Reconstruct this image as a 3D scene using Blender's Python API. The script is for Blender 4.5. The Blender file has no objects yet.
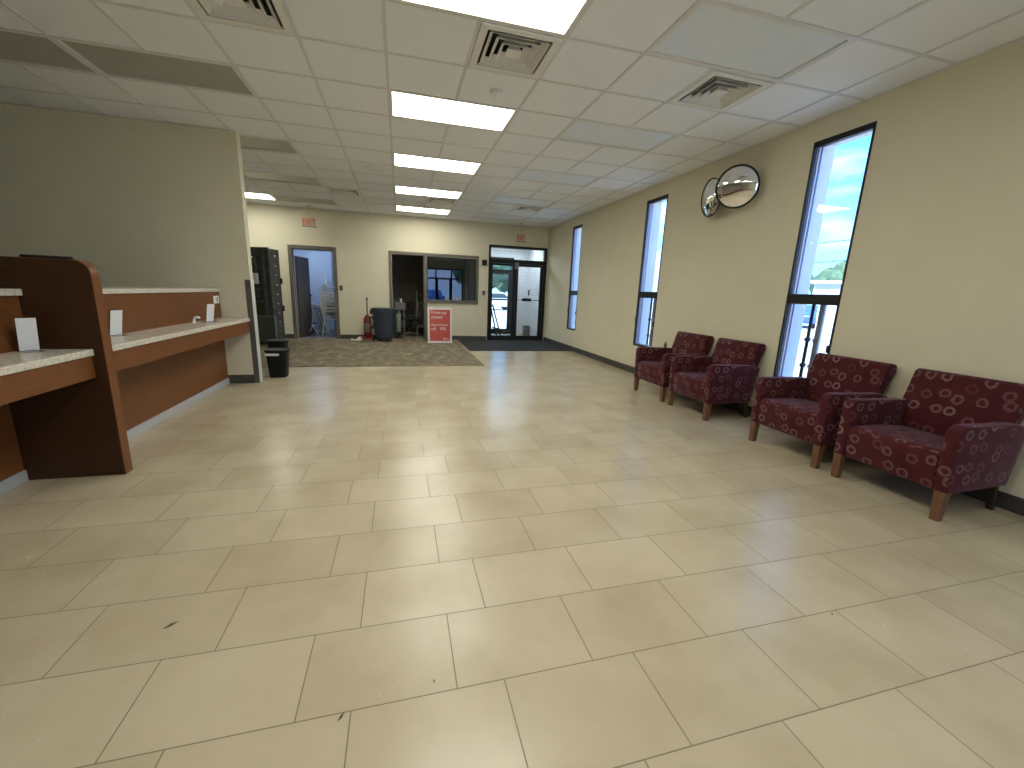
import bpy, bmesh, math, random
from mathutils import Vector, Matrix
random.seed(7)
S = bpy.context.scene
COL = S.collection
PI = math.pi

# ------------------------------------------------------------------ measurements (metres)
XR = 3.944          # window wall
YB = 11.2           # back wall
YF = -3.7           # wall behind the camera
XL = -6.6           # far side of the teller area
ZC = 3.048          # ceiling
GX = [-0.066 + .6096 * k for k in range(-11, 7)]
GY = [2.52 + .618 * k for k in range(-10, 15)]

# ------------------------------------------------------------------ materials
MATS = {}
def mat(name, col=(.8, .8, .8), rough=.6, metal=0., spec=.5, emit=None, estr=0., coat=0.):
    m = bpy.data.materials.new(name); m.use_nodes = True
    b = m.node_tree.nodes['Principled BSDF']
    b.inputs['Base Color'].default_value = (*col, 1)
    b.inputs['Roughness'].default_value = rough
    b.inputs['Metallic'].default_value = metal
    b.inputs['Specular IOR Level'].default_value = spec
    b.inputs['Coat Weight'].default_value = coat
    if emit:
        b.inputs['Emission Color'].default_value = (*emit, 1)
        b.inputs['Emission Strength'].default_value = estr
    MATS[name] = m
    return m
class NT:
    def __init__(s, m): s.t = m.node_tree; s.b = s.t.nodes['Principled BSDF']
    def n(s, typ, **kw):
        x = s.t.nodes.new(typ)
        for k, v in kw.items():
            if k.startswith('i_'): x.inputs[k[2:].replace('_', ' ')].default_value = v
            else: setattr(x, k, v)
        return x
    def l(s, a, b): s.t.links.new(a, b)
    def math(s, op, a, b=None, c=None):
        x = s.n('ShaderNodeMath', operation=op)
        for i, v in enumerate((a, b, c)):
            if v is None: continue
            if isinstance(v, (int, float)): x.inputs[i].default_value = v
            else: s.l(v, x.inputs[i])
        return x.outputs[0]
    def ramp(s, fac, stops):
        r = s.n('ShaderNodeValToRGB'); e = r.color_ramp.elements
        while len(e) < len(stops): e.new(.5)
        for el, (p, c) in zip(e, stops): el.position = p; el.color = (*c, 1)
        s.l(fac, r.inputs[0]); return r.outputs[0]
    def mix(s, fac, a, b, blend='MIX'):
        x = s.n('ShaderNodeMix', data_type='RGBA', blend_type=blend)
        for i, v in ((0, fac), (6, a), (7, b)):
            if isinstance(v, (int, float)): x.inputs[i].default_value = v
            elif isinstance(v, tuple): x.inputs[i].default_value = (*v, 1)
            else: s.l(v, x.inputs[i])
        return x.outputs[2]
    def noise(s, vec, scale, detail=3, rough=.55):
        x = s.n('ShaderNodeTexNoise'); x.inputs['Scale'].default_value = scale
        x.inputs['Detail'].default_value = detail; x.inputs['Roughness'].default_value = rough
        if vec is not None: s.l(vec, x.inputs['Vector'])
        return x.outputs['Fac']
    def bump(s, h, strength=.3, dist=.005):
        x = s.n('ShaderNodeBump'); x.inputs['Strength'].default_value = strength
        x.inputs['Distance'].default_value = dist
        s.l(h, x.inputs['Height']); s.l(x.outputs[0], s.b.inputs['Normal'])
    def obj(s): return s.n('ShaderNodeTexCoord').outputs['Object']
    def uv(s): return s.n('ShaderNodeTexCoord').outputs['UV']

def noisy(name, c1, c2, scale, rough=.6, bump=0., bscale=None, **kw):
    m = mat(name, c1, rough, **kw); t = NT(m); o = t.obj()
    f = t.noise(o, scale)
    t.l(t.ramp(f, [(.3, c1), (.7, c2)]), t.b.inputs['Base Color'])
    if bump: t.bump(t.noise(o, bscale or scale * 4), bump, .003)
    return m

PAINT = noisy('wall_paint', (.705, .66, .505), (.735, .69, .53), 2.2, .7, .08, 260)
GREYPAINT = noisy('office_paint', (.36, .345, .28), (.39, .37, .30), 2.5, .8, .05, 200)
BLUEPAINT = noisy('storage_paint', (.42, .48, .60), (.45, .51, .62), 2.0, .6, .05, 200)
BLUESHADE = noisy('storage_paint_shaded', (.20, .27, .38), (.22, .29, .40), 2.0, .7, .05, 200)  # storage wall blue again, with shade painted in as a darker tone
BASEB = noisy('rubber_base', (.055, .052, .048), (.07, .066, .06), 8, .5)
TILE_C = noisy('ceiling_tile', (.855, .89, .925), (.885, .92, .955), 90, .9, .35, 420)
GRID = mat('ceiling_grid', (.70, .715, .72), .5)
LENS_ON = mat('lens_lit', (.9, .9, .85), .4, emit=(1, .975, .83), estr=8.1)
LENS_OFF = noisy('lens_unlit', (.36, .365, .33), (.40, .405, .37), 5, .28, .12, 120)
LENS_WINLIT = noisy('lens_window_lit', (.76, .83, .90), (.80, .87, .94), 5, .3, .08, 120)  # same unlit lens, window light painted in as a paler bluish colour
TROF = mat('troffer_frame', (.75, .75, .72), .4)
VENTM = mat('vent_white', (.80, .80, .76), .45)
VENTD = mat('vent_inside', (.16, .155, .13), .7)
BLACKM = mat('matte_black', (.012, .012, .013), .6)
DARKF = mat('dark_bronze', (.014, .015, .017), .5, 0., .3)
ALU = mat('anodised_aluminium', (.60, .60, .74), .35, .2)
STEEL = noisy('brushed_steel', (.36, .36, .36), (.45, .45, .45), 6, .3, metal=.9)
FRAME = noisy('door_frame_paint', (.135, .12, .10), (.15, .135, .115), 5, .45)
LEAFW = noisy('brown_door', (.085, .062, .045), (.11, .08, .06), 3, .4)
WHITEP = noisy('white_plastic', (.72, .72, .74), (.78, .78, .8), 4, .4)
PAPER = mat('white_paper', (.80, .81, .84), .7)
CARDRED = noisy('sign_red', (.58, .095, .07), (.60, .105, .08), 4, .45)
WHITESIGN = mat('sign_white', (.82, .80, .80), .5)
EXITW = mat('exit_face', (.62, .50, .36), .45)
EXITR = mat('exit_red', (.60, .035, .02), .5, emit=(1, .08, .03), estr=.03)
QUARTZ = None
BRUTE = noisy('grey_blue_plastic', (.030, .042, .064), (.037, .050, .074), 3, .5, .04, 40)
BIN = noisy('black_plastic', (.005, .0065, .009), (.007, .009, .011), 4, .5, spec=.2)
REDP = noisy('red_plastic', (.13, .010, .010), (.16, .014, .013), 4, .35)
GREYP = noisy('grey_plastic', (.16, .155, .15), (.2, .195, .19), 4, .45)
VAULT = noisy('vault_steel', (.058, .066, .068), (.105, .112, .115), 7, .42, metal=.35)
VAULTD = noisy('vault_face', (.030, .036, .028), (.06, .066, .05), 9, .4, metal=.3)
VAULTG = noisy('vault_green_plate', (.030, .045, .038), (.038, .053, .046), 5, .45)
CHROME = mat('chrome', (.78, .78, .78), .12, 1.)
BRASS = mat('bright_latch', (.60, .55, .40), .3, .8)
MIRROR = mat('mirror_glass', (.90, .90, .90), .01, 1.)
CONC = noisy('concrete', (.34, .36, .35), (.42, .43, .42), .6, .9, .1, 8)
BARK = noisy('bark', (.09, .07, .05), (.14, .11, .08), 6, .9)
LEAVES = noisy('leaves', (.04, .085, .045), (.10, .17, .09), 3, .7)
STUCCO = noisy('white_stucco', (.80, .76, .66), (.85, .81, .71), 2, .85, .1, 60)
CARB = mat('blue_car_paint', (.05, .12, .42), .25, .2, coat=.6)
CARW = mat('silver_car_paint', (.62, .64, .66), .25, .3, coat=.6)
CARG = mat('car_glass', (.03, .04, .05), .08)
TYRE = mat('tyre', (.02, .02, .02), .8)
DARKLEG = noisy('dark_leg_wood', (.03, .02, .016), (.045, .03, .02), 12, .5)
WOOD_LEG = noisy('leg_wood', (.15, .068, .033), (.20, .095, .048), 12, .4)
CLOTH = noisy('white_cloth', (.62, .58, .48), (.70, .66, .56), 18, .9, .3, 60)
SCREEN = mat('monitor_black', (.010, .010, .012), .25)

# ---- wood laminate
WOOD = mat('cherry_laminate', rough=.42, spec=.3); t = NT(WOOD); o = t.obj()
mp = t.n('ShaderNodeMapping'); mp.inputs['Scale'].default_value = (1.2, 1.2, 9); t.l(o, mp.inputs[0])
f = t.noise(mp.outputs[0], 5, 4)
t.l(t.ramp(f, [(.25, (.155, .055, .016)), (.75, (.195, .073, .023))]), t.b.inputs['Base Color'])
WOOD_SHADED = mat('shaded_cherry_laminate', rough=.45, spec=.3); t = NT(WOOD_SHADED); o = t.obj()  # same cherry, the divider's shade painted into the colour
mp = t.n('ShaderNodeMapping'); mp.inputs['Scale'].default_value = (1.2, 1.2, 8); t.l(o, mp.inputs[0])
f = t.noise(mp.outputs[0], 5, 4)
t.l(t.ramp(f, [(.25, (.042, .016, .005)), (.75, (.058, .023, .008))]), t.b.inputs['Base Color'])
# ---- speckled quartz
QUARTZ = mat('speckled_quartz', rough=.25); t = NT(QUARTZ); o = t.obj()
v = t.n('ShaderNodeTexVoronoi'); v.inputs['Scale'].default_value = 190; t.l(o, v.inputs['Vector'])
f = t.noise(o, 60, 4)
c = t.ramp(f, [(.35, (.50, .45, .36)), (.5, (.66, .62, .54)), (.7, (.74, .71, .64))])
t.l(t.mix(t.math('LESS_THAN', v.outputs['Distance'], .22), c, (.34, .27, .19)), t.b.inputs['Base Color'])
# ---- floor tile, running bond of one third
FLOOR = mat('beige_floor_tile', rough=.3, spec=.5); t = NT(FLOOR); o = t.obj()
mp = t.n('ShaderNodeMapping'); mp.inputs['Location'].default_value = (-.161, -.798, 0); t.l(o, mp.inputs[0])
br = t.n('ShaderNodeTexBrick', offset=.674, offset_frequency=2, squash=1., squash_frequency=1)
for k, val in (('Scale', 1.), ('Mortar Size', .0022), ('Mortar Smooth', .1), ('Bias', 0.), ('Brick Width', .499), ('Row Height', .3402)):
    br.inputs[k].default_value = val
br.inputs['Color1'].default_value = (.0, .0, .0, 1); br.inputs['Color2'].default_value = (1, 1, 1, 1)
br.inputs['Mortar'].default_value = (.5, .5, .5, 1)
t.l(mp.outputs[0], br.inputs['Vector'])
cloud = t.noise(o, 2.6, 3, .5); fine = t.noise(o, 26, 4, .6)
base = t.ramp(cloud, [(.28, (.47, .395, .275)), (.72, (.57, .495, .365))])
base = t.mix(t.math('MULTIPLY', fine, .16), base, (.42, .345, .23))
base = t.mix(.10, base, br.outputs['Color'], 'SOFT_LIGHT')
# worn dirt marks
d = t.noise(o, 1.3, 6, .75); d = t.ramp(d, [(.66, (0, 0, 0)), (.78, (1, 1, 1))])
base = t.mix(t.math('MULTIPLY', d, .10), base, (.25, .19, .11))
col = t.mix(br.outputs['Fac'], base, (.20, .16, .105))
t.l(col, t.b.inputs['Base Color'])
r = t.math('MULTIPLY_ADD', fine, .12, .19); t.l(t.math('MULTIPLY_ADD', br.outputs['Fac'], .4, r), t.b.inputs['Roughness'])
t.bump(t.math('SUBTRACT', t.math('MULTIPLY', fine, .12), br.outputs['Fac']), .25, .002)
# ---- carpet
CARPET = mat('taupe_carpet', rough=1., spec=.1); t = NT(CARPET); o = t.obj()
mp = t.n('ShaderNodeMapping'); mp.inputs['Scale'].default_value = (1, .45, 1); mp.inputs['Rotation'].default_value = (0, 0, .6); t.l(o, mp.inputs[0])
a = t.noise(mp.outputs[0], 6, 5, .7); b = t.noise(o, 300, 2)
c = t.ramp(a, [(.36, (.150, .125, .086)), (.52, (.205, .173, .124)), (.68, (.31, .272, .205))])
t.l(c, t.b.inputs['Base Color']); t.bump(b, .6, .004)
MATM = mat('charcoal_mat', rough=.95, spec=.1); t = NT(MATM); o = t.obj()
t.l(t.ramp(t.noise(o, 180, 3), [(.3, (.030, .032, .036)), (.7, (.062, .065, .07))]), t.b.inputs['Base Color'])
t.bump(t.noise(o, 240, 2), .5, .004)
# ---- armchair fabric: burgundy with rings
FAB = mat('ring_fabric', rough=.85, spec=.2); t = NT(FAB); u = t.uv()
wob = t.n('ShaderNodeTexNoise'); wob.inputs['Scale'].default_value = 30; t.l(u, wob.inputs['Vector'])
ua = t.n('ShaderNodeVectorMath', operation='MULTIPLY_ADD'); t.l(wob.outputs['Color'], ua.inputs[0]); ua.inputs[1].default_value = (.026, .026, 0); t.l(u, ua.inputs[2])
v = t.n('ShaderNodeTexVoronoi', voronoi_dimensions='2D'); v.inputs['Scale'].default_value = 9.; v.inputs['Randomness'].default_value = .62
t.l(ua.outputs[0], v.inputs['Vector'])
dd = t.math('ABSOLUTE', t.math('SUBTRACT', v.outputs['Distance'], .235))
ring = t.n('ShaderNodeMapRange', interpolation_type='SMOOTHSTEP'); ring.inputs['From Min'].default_value = .10; ring.inputs['From Max'].default_value = .035
t.l(dd, ring.inputs['Value'])
vary = t.n('ShaderNodeSeparateColor'); t.l(v.outputs['Color'], vary.inputs[0])
rc = t.mix(vary.outputs[0], (.13, .052, .050), (.24, .145, .14))
rs = t.math('MULTIPLY', ring.outputs[0], t.math('MULTIPLY_ADD', vary.outputs[1], .5, .45))
blot = t.noise(u, 9, 3)
bc = t.ramp(blot, [(.3, (.056, .0085, .012)), (.7, (.082, .013, .016))])
t.l(t.mix(rs, bc, rc), t.b.inputs['Base Color'])
t.b.inputs['Sheen Tint'].default_value = (.8, .6, .9, 1); t.b.inputs['Sheen Weight'].default_value = .3; t.b.inputs['Sheen Roughness'].default_value = .4  # violet sheen tint imitates window light on the fabric
t.bump(t.noise(u, 500, 2), .3, .002)
# ---- painted brick
BRICK = mat('white_painted_brick', rough=.6); t = NT(BRICK); u = t.uv()
br = t.n('ShaderNodeTexBrick', offset=.5)
for k, val in (('Scale', 1.), ('Mortar Size', .006), ('Mortar Smooth', .3), ('Brick Width', .21), ('Row Height', .075)): br.inputs[k].default_value = val
br.inputs['Color1'].default_value = (.70, .71, .76, 1); br.inputs['Color2'].default_value = (.78, .79, .83, 1); br.inputs['Mortar'].default_value = (.52, .53, .58, 1)
t.l(u, br.inputs['Vector']); t.l(br.outputs['Color'], t.b.inputs['Base Color'])
t.bump(t.math('SUBTRACT', 1., br.outputs['Fac']), .6, .006)
# ---- thin glass: fresnel mix of clear and glossy
def glassmat(name, tint, gain=1.6):
    m = bpy.data.materials.new(name); m.use_nodes = True; nt = m.node_tree; nt.nodes.clear()
    out = nt.nodes.new('ShaderNodeOutputMaterial'); mx = nt.nodes.new('ShaderNodeMixShader')
    tr = nt.nodes.new('ShaderNodeBsdfTransparent'); tr.inputs[0].default_value = (*tint, 1)
    gl = nt.nodes.new('ShaderNodeBsdfGlossy'); gl.inputs['Roughness'].default_value = 0.0
    lw = nt.nodes.new('ShaderNodeFresnel'); lw.inputs['IOR'].default_value = 1.5
    mu = nt.nodes.new('ShaderNodeMath'); mu.operation = 'MULTIPLY'; mu.inputs[1].default_value = gain; mu.use_clamp = True
    L = nt.links.new
    ge = nt.nodes.new('ShaderNodeNewGeometry'); io = nt.nodes.new('ShaderNodeMath'); io.operation = 'MULTIPLY_ADD'
    io.inputs[1].default_value = 1 / 1.5 - 1.5; io.inputs[2].default_value = 1.5
    L(ge.outputs['Backfacing'], io.inputs[0]); L(io.outputs[0], lw.inputs['IOR'])
    L(lw.outputs[0], mu.inputs[0]); L(mu.outputs[0], mx.inputs[0]); L(tr.outputs[0], mx.inputs[1]); L(gl.outputs[0], mx.inputs[2]); L(mx.outputs[0], out.inputs[0])
    return m
GLASS = glassmat('window_glass', (.93, .97, .97), .6)
GLASS_INT = glassmat('interior_window_glass', (.42, .45, .45), 2.2)
ACRYL = glassmat('clear_acrylic', (.80, .82, .80), 1.3)

# ------------------------------------------------------------------ mesh helpers
class MB:
    def __init__(s): s.v = []; s.f = []; s.m = []; s.cur = 0
    def add(s, vs, fs):
        o = len(s.v); s.v += [tuple(p) for p in vs]; s.f += [tuple(i + o for i in f) for f in fs]; s.m += [s.cur] * len(fs); return s
    def box(s, x0, x1, y0, y1, z0, z1, M=None):
        vs = [Vector((x, y, z)) for z in (z0, z1) for y in (y0, y1) for x in (x0, x1)]
        if M is not None: vs = [M @ p for p in vs]
        return s.add(vs, [(0, 2, 3, 1), (4, 5, 7, 6), (0, 1, 5, 4), (2, 6, 7, 3), (0, 4, 6, 2), (1, 3, 7, 5)])
    def hexa(s, b, t_):   # bottom 4 points ccw, top 4 points ccw
        return s.add(list(b) + list(t_), [(3, 2, 1, 0), (4, 5, 6, 7), (0, 1, 5, 4), (1, 2, 6, 5), (2, 3, 7, 6), (3, 0, 4, 7)])
    def prism(s, prof, axis, a, b):
        # prof 2D polygon; axis the extrusion axis
        def P(p, h): return {'x': (h, p[0], p[1]), 'y': (p[0], h, p[1]), 'z': (p[0], p[1], h)}[axis]
        n = len(prof); vs = [P(p, a) for p in prof] + [P(p, b) for p in prof]
        return s.add(vs, [tuple(range(n))[::-1], tuple(range(n, 2 * n))] + [(i, (i + 1) % n, n + (i + 1) % n, n + i) for i in range(n)])
    def lathe(s, prof, n=24, c=(0, 0, 0), sq=0., M=None):
        vs = []; k = len(prof)
        for r, z in prof:
            for i in range(n):
                a = 2 * PI * (i + .5) / n; ca, sa = math.cos(a), math.sin(a)
                g = 1.
                if sq: g = (abs(ca) ** sq + abs(sa) ** sq) ** (-1 / sq)
                p = Vector((c[0] + r * g * ca, c[1] + r * g * sa, c[2] + z))
                vs.append(M @ p if M is not None else p)
        fs = [(j * n + i, j * n + (i + 1) % n, (j + 1) * n + (i + 1) % n, (j + 1) * n + i) for j in range(k - 1) for i in range(n)]
        fs += [tuple(range(n))[::-1], tuple((k - 1) * n + i for i in range(n))]
        return s.add(vs, fs)
    def tube(s, pts, r, n=8, closed=False):
        pts = [Vector(p) for p in pts]; rs = r if isinstance(r, (list, tuple)) else [r] * len(pts)
        vs = []; up = None; K = len(pts)
        for i, p in enumerate(pts):
            a = pts[(i - 1) % K] if closed or i else p; b = pts[(i + 1) % K] if closed or i < K - 1 else p
            d = (b - a).normalized()
            if up is None:
                up = d.orthogonal().normalized()
            up = (up - d * up.dot(d)); up = up.normalized() if up.length > 1e-6 else d.orthogonal().normalized()
            w = d.cross(up)
            for j in range(n):
                q = 2 * PI * j / n
                vs.append(p + (up * math.cos(q) + w * math.sin(q)) * rs[i])
        fs = []
        for i in range(K if closed else K - 1):
            i2 = (i + 1) % K
            fs += [(i * n + j, i * n + (j + 1) % n, i2 * n + (j + 1) % n, i2 * n + j) for j in range(n)]
        if not closed: fs += [tuple(range(n))[::-1], tuple((K - 1) * n + j for j in range(n))]
        return s.add(vs, fs)
    def quad(s, a, b, c, d): return s.add([a, b, c, d], [(0, 1, 2, 3)])

def link(name, mb, m, parent=None, smooth=False, bevel=0., seg=2, uv=False, loc=None):
    me = bpy.data.meshes.new(name); me.from_pydata(mb.v, [], mb.f); me.update()
    bm = bmesh.new(); bm.from_mesh(me)
    bmesh.ops.remove_doubles(bm, verts=bm.verts, dist=1e-6)
    bmesh.ops.recalc_face_normals(bm, faces=bm.faces)
    if bevel:
        bmesh.ops.bevel(bm, geom=[e for e in bm.edges if e.is_manifold and e.calc_face_angle(0) > .5], offset=bevel, segments=seg, profile=.5, affect='EDGES', clamp_overlap=True)
    bm.to_mesh(me); bm.free()
    if uv: boxuv(me)
    ms = m if isinstance(m, (list, tuple)) else [m]
    for q in ms: me.materials.append(q)
    if smooth:
        for p in me.polygons: p.use_smooth = True
        me.set_sharp_from_angle(angle=math.radians(38))
    ob = bpy.data.objects.new(name, me); COL.objects.link(ob)
    if parent: ob.parent = parent
    if loc: ob.location = loc
    return ob
def boxuv(me):
    l = me.uv_layers.new(name='UVMap')
    for p in me.polygons:
        n = p.normal; a = max(range(3), key=lambda i: abs(n[i]))
        for li in p.loop_indices:
            c = me.vertices[me.loops[li].vertex_index].co
            l.data[li].uv = (c.y + .37, c.z + .11) if a == 0 else (c.x + .21, c.z + .53) if a == 1 else (c.x + .71, c.y + .29)
def tag(o, label, cat, group=None, kind=None):
    if label: o['label'] = label
    if cat: o['category'] = cat
    if group: o['group'] = group
    if kind: o['kind'] = kind
    return o
def struct(o, label, cat):
    return tag(o, label, cat, None, 'structure')
def thing(name, label, cat, loc=(0, 0, 0), rz=0., group=None):
    o = bpy.data.objects.new(name, None); COL.objects.link(o); o.empty_display_size = .1
    o.location = loc; o.rotation_euler = (0, 0, rz)
    return tag(o, label, cat, group)
def dup(root, loc, rz=None, label=None):
    r = root.copy(); COL.objects.link(r); r.location = loc
    if rz is not None: r.rotation_euler = (0, 0, rz)
    if label: r['label'] = label
    for ch in list(root.children):
        c = ch.copy(); COL.objects.link(c); c.parent = r
        for g in list(ch.children):
            q = g.copy(); COL.objects.link(q); q.parent = c
    return r
def text_mesh(name, s, size, m, parent, M, depth=.002, align='LEFT'):
    cu = bpy.data.curves.new(name, 'FONT'); cu.body = s; cu.size = size; cu.extrude = depth; cu.align_x = align
    ob = bpy.data.objects.new(name + '_tmp', cu)
    COL.objects.link(ob)
    dg = bpy.context.evaluated_depsgraph_get()
    me = bpy.data.meshes.new_from_object(ob.evaluated_get(dg))
    bpy.data.objects.remove(ob)
    me.transform(M); me.materials.clear(); me.materials.append(m)
    o2 = bpy.data.objects.new(name, me); COL.objects.link(o2); o2.parent = parent
    return o2
def slab(name, plane, a0, a1, b0, b1, d0, d1, holes, m, parent=None, uv=False):
    """flat slab with rectangular holes. plane 'y': a=x b=z ; 'x': a=y b=z ; 'z': a=x b=y"""
    A = sorted({a0, a1} | {q for h in holes for q in h[:2] if a0 < q < a1})
    B = sorted({b0, b1} | {q for h in holes for q in h[2:] if b0 < q < b1})
    def P(a, b, d): return {'y': (a, d, b), 'x': (d, a, b), 'z': (a, b, d)}[plane]
    def solid(i, j):
        if not (0 <= i < len(A) - 1 and 0 <= j < len(B) - 1): return False
        ca, cb = (A[i] + A[i + 1]) / 2, (B[j] + B[j + 1]) / 2
        return not any(h[0] < ca < h[1] and h[2] < cb < h[3] for h in holes)
    mb = MB()
    for i in range(len(A) - 1):
        for j in range(len(B) - 1):
            if not solid(i, j): continue
            a, a2, b, b2 = A[i], A[i + 1], B[j], B[j + 1]
            mb.quad(P(a, b, d0), P(a2, b, d0), P(a2, b2, d0), P(a, b2, d0))
            mb.quad(P(a, b, d1), P(a, b2, d1), P(a2, b2, d1), P(a2, b, d1))
            if not solid(i - 1, j): mb.quad(P(a, b, d0), P(a, b2, d0), P(a, b2, d1), P(a, b, d1))
            if not solid(i + 1, j): mb.quad(P(a2, b, d0), P(a2, b, d1), P(a2, b2, d1), P(a2, b2, d0))
            if not solid(i, j - 1): mb.quad(P(a, b, d0), P(a, b, d1), P(a2, b, d1), P(a2, b, d0))
            if not solid(i, j + 1): mb.quad(P(a, b2, d0), P(a2, b2, d0), P(a2, b2, d1), P(a, b2, d1))
    return link(name, mb, m, parent, uv=uv)

# ------------------------------------------------------------------ shell
WIN = [(3.01, 3.575), (5.91, 6.475), (9.03, 9.55), (.07, .635), (-2.87, -2.305)]
WZ = (.49, 2.85)
wr = slab('wall_right', 'x', YF - .25, 13.2, 0, 3.4, XR, XR + .25, [(a, b, *WZ) for a, b in WIN], PAINT)
struct(wr, 'tan painted wall on the window side with tall narrow windows', 'wall')
D1 = (-2.53, -1.47, 0, 2.205); OP = (-.26, .645, 0, 2.205); IW = (.645, 2.02, .965, 2.205); GD = (2.285, 3.905, 0, 2.514)
wb = slab('wall_back', 'y', XL, XR, 0, 3.4, YB, YB + .12, [(-2.45, -1.55, -1, 2.13), (-.19, .64, -1, 2.13), (.6, 1.96, 1.05, 2.13), (GD[0] + .02, GD[1] - .02, -1, GD[3] - .02)], PAINT)
struct(wb, 'cream wall at the far end with the doors and exit signs', 'wall')
wp = slab('wall_left', 'y', XL, -1.84, 0, ZC, 6.1, 6.225, [], PAINT)
struct(wp, 'beige partition wall at the end of the teller counter', 'wall')
wl = slab('wall_teller', 'x', YF, YB, 0, 3.4, XL - .15, XL, [], PAINT)
struct(wl, 'beige wall at the far side of the teller area', 'wall')
wf = slab('wall_front', 'y', XL, XR, 0, 3.4, YF - .2, YF, [(1.56, 3.76, -1, 2.56)], PAINT)
struct(wf, 'beige wall behind the camera with a glazed entrance', 'wall')
fl = link('floor', MB().box(XL - .15, XR + .25, YF - .2, 13.2, -.15, 0), FLOOR)
struct(fl, 'beige stone-look tile floor laid in staggered rows', 'floor')
cp = link('floor_carpet', MB().box(XL, 1.45, 7.25, YB + .06, 0, .008), CARPET)
struct(cp, 'mottled taupe carpet in front of the far doors', 'carpet')

# baseboards
def bb(name, x0, x1, y0, y1, label):
    struct(link(name, MB().box(x0, x1, y0, y1, 0, .112), BASEB, bevel=.004), label, 'baseboard')
bb('baseboard_right', XR - .014, XR, YF, YB, 'dark rubber baseboard under the windows')
mb = MB()
for a, b in ((XL, -2.53), (-1.47, -.26), (.66, 2.27)): mb.box(a, b, YB - .014, YB, 0, .112)
struct(link('baseboard_back', mb, BASEB), 'dark rubber baseboard along the far wall', 'baseboard')
bb('baseboard_left', -2.24, -1.895, 6.086, 6.1, 'dark rubber baseboard on the partition wall end')

# ------------------------------------------------------------------ ceiling
x_l = -.066 - .6096 * 4      # -2.504
LIT = [(-.066, GY[i]) for i in (10, 13, 16, 19, 22)] + [(x_l - 1.2192, GY[22])] + [(-.066, GY[i]) for i in (7, 4)]
OFF = [(x_l, GY[13]), (x_l - 1.2192, GY[13]), (x_l, GY[16]), (x_l, GY[19]), (x_l, GY[22])] + [(-.066 + 1.8288, GY[i]) for i in (10, 13, 16, 19, 22)]
VENT = [(x_l + .6096 * 2, GY[11]), (-.066 + .6096, GY[11]), (-.066 + .6096 * 4, GY[11]), (x_l + .6096 * 2, GY[20]), (-.066 + .6096 * 4, GY[20]), (-.066 + .6096, GY[20])]
g = .012
holes = [(x + g, x + 1.2192 - g, y + g, y + .618 - g) for x, y in LIT + OFF] + [(x + g, x + .6096 - g, y + g, y + .618 - g) for x, y in VENT]
ce = slab('ceiling', 'z', XL, XR, YF, YB, ZC + .006, ZC + .03, holes, TILE_C)
struct(ce, 'grey suspended tile ceiling', 'ceiling')
struct(link('ceiling_void', MB().box(XL - .2, XR + .25, YF - .25, YB + .1, 3.42, 3.6), TILE_C), 'roof deck above the suspended ceiling', 'ceiling')
mb = MB()
def covered(x0, x1, y0, y1):
    cx, cy = (x0 + x1) / 2, (y0 + y1) / 2
    return any(h[0] < cx < h[1] and h[2] < cy < h[3] for h in holes)
XS = [XL] + [x for x in GX if XL < x < XR] + [XR]; YS = [YF] + [y for y in GY if YF < y < YB] + [YB]
for i, x in enumerate(XS[1:-1], 1):
    for y0, y1 in zip(YS, YS[1:]):
        if not covered(x - .005, x + .005, y0 + .1, y1 - .1): mb.box(x - .012, x + .012, y0, y1, ZC, ZC + .008)
for y in YS[1:-1]:
    for x0, x1 in zip(XS, XS[1:]):
        if not covered(x0 + .1, x1 - .1, y - .005, y + .005): mb.box(x0 + .012, x1 - .012, y - .012, y + .012, ZC + .001, ZC + .008)
for x0, x1, y0, y1 in ((XR - .022, XR, YF, YB), (XL, XR, YB - .022, YB)): mb.box(x0, x1, y0, y1, ZC - .001, ZC + .008)
struct(link('trim_1', mb, GRID), 'grey metal grid that holds the ceiling tiles', 'ceiling grid')

def troffer(x, y, lens, label, group):
    r = thing('ceiling_light', label, 'light', (x + .6096, y + .309, ZC), 0, group)
    w, h = .6096 - .012, .309 - .012
    f = MB()
    for a, b, c, d in ((-w, w, -h, -h + .02), (-w, w, h - .02, h), (-w, -w + .02, -h + .02, h - .02), (w - .02, w, -h + .02, h - .02)): f.box(a, b, c, d, .001, .09)
    f.box(-w, w, -h, h, .09, .10)
    link('housing', f, TROF, r)
    link('diffuser', MB().box(-w + .021, w - .021, -h + .021, h - .021, .012, .02), lens, r)
    return r
names_lit = ['lit ceiling light panel at the top edge, nearest in the bright row', 'lit ceiling light panel just past the near air vent, second in the bright row',
             'lit ceiling light panel third in the bright row from the front', 'lit ceiling light panel fourth in the bright row, before the small vent',
             'lit ceiling light panel last in the bright row, by the far wall', 'lit ceiling light panel beyond the partition wall, above the vault door']
for i, (x, y) in enumerate(LIT):
    troffer(x, y, LENS_ON, names_lit[i] if i < 6 else 'lit ceiling light panel behind the camera', 'lit ceiling lights')
names_off = ['unlit dark ceiling light panel over the teller counter, inner one of the pair', 'unlit dark ceiling light panel over the teller counter, outer one of the pair',
             'unlit ceiling light panel just past the top of the partition wall', 'unlit ceiling light panel over the corridor, second past the partition',
             'unlit ceiling light panel in the corridor, next to the lit one above the vault',
             'unlit pale ceiling light panel beside the vent nearest the big window', 'unlit ceiling light panel second from the front in the window row',
             'unlit ceiling light panel third from the front in the window row', 'unlit ceiling light panel fourth in the window row, by the small far vent',
             'unlit ceiling light panel last in the window row, above the glass doors']
for (x, y), n in zip(OFF, names_off): troffer(x, y, LENS_WINLIT if x > 1 else LENS_OFF, n, 'unlit ceiling lights')

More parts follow.
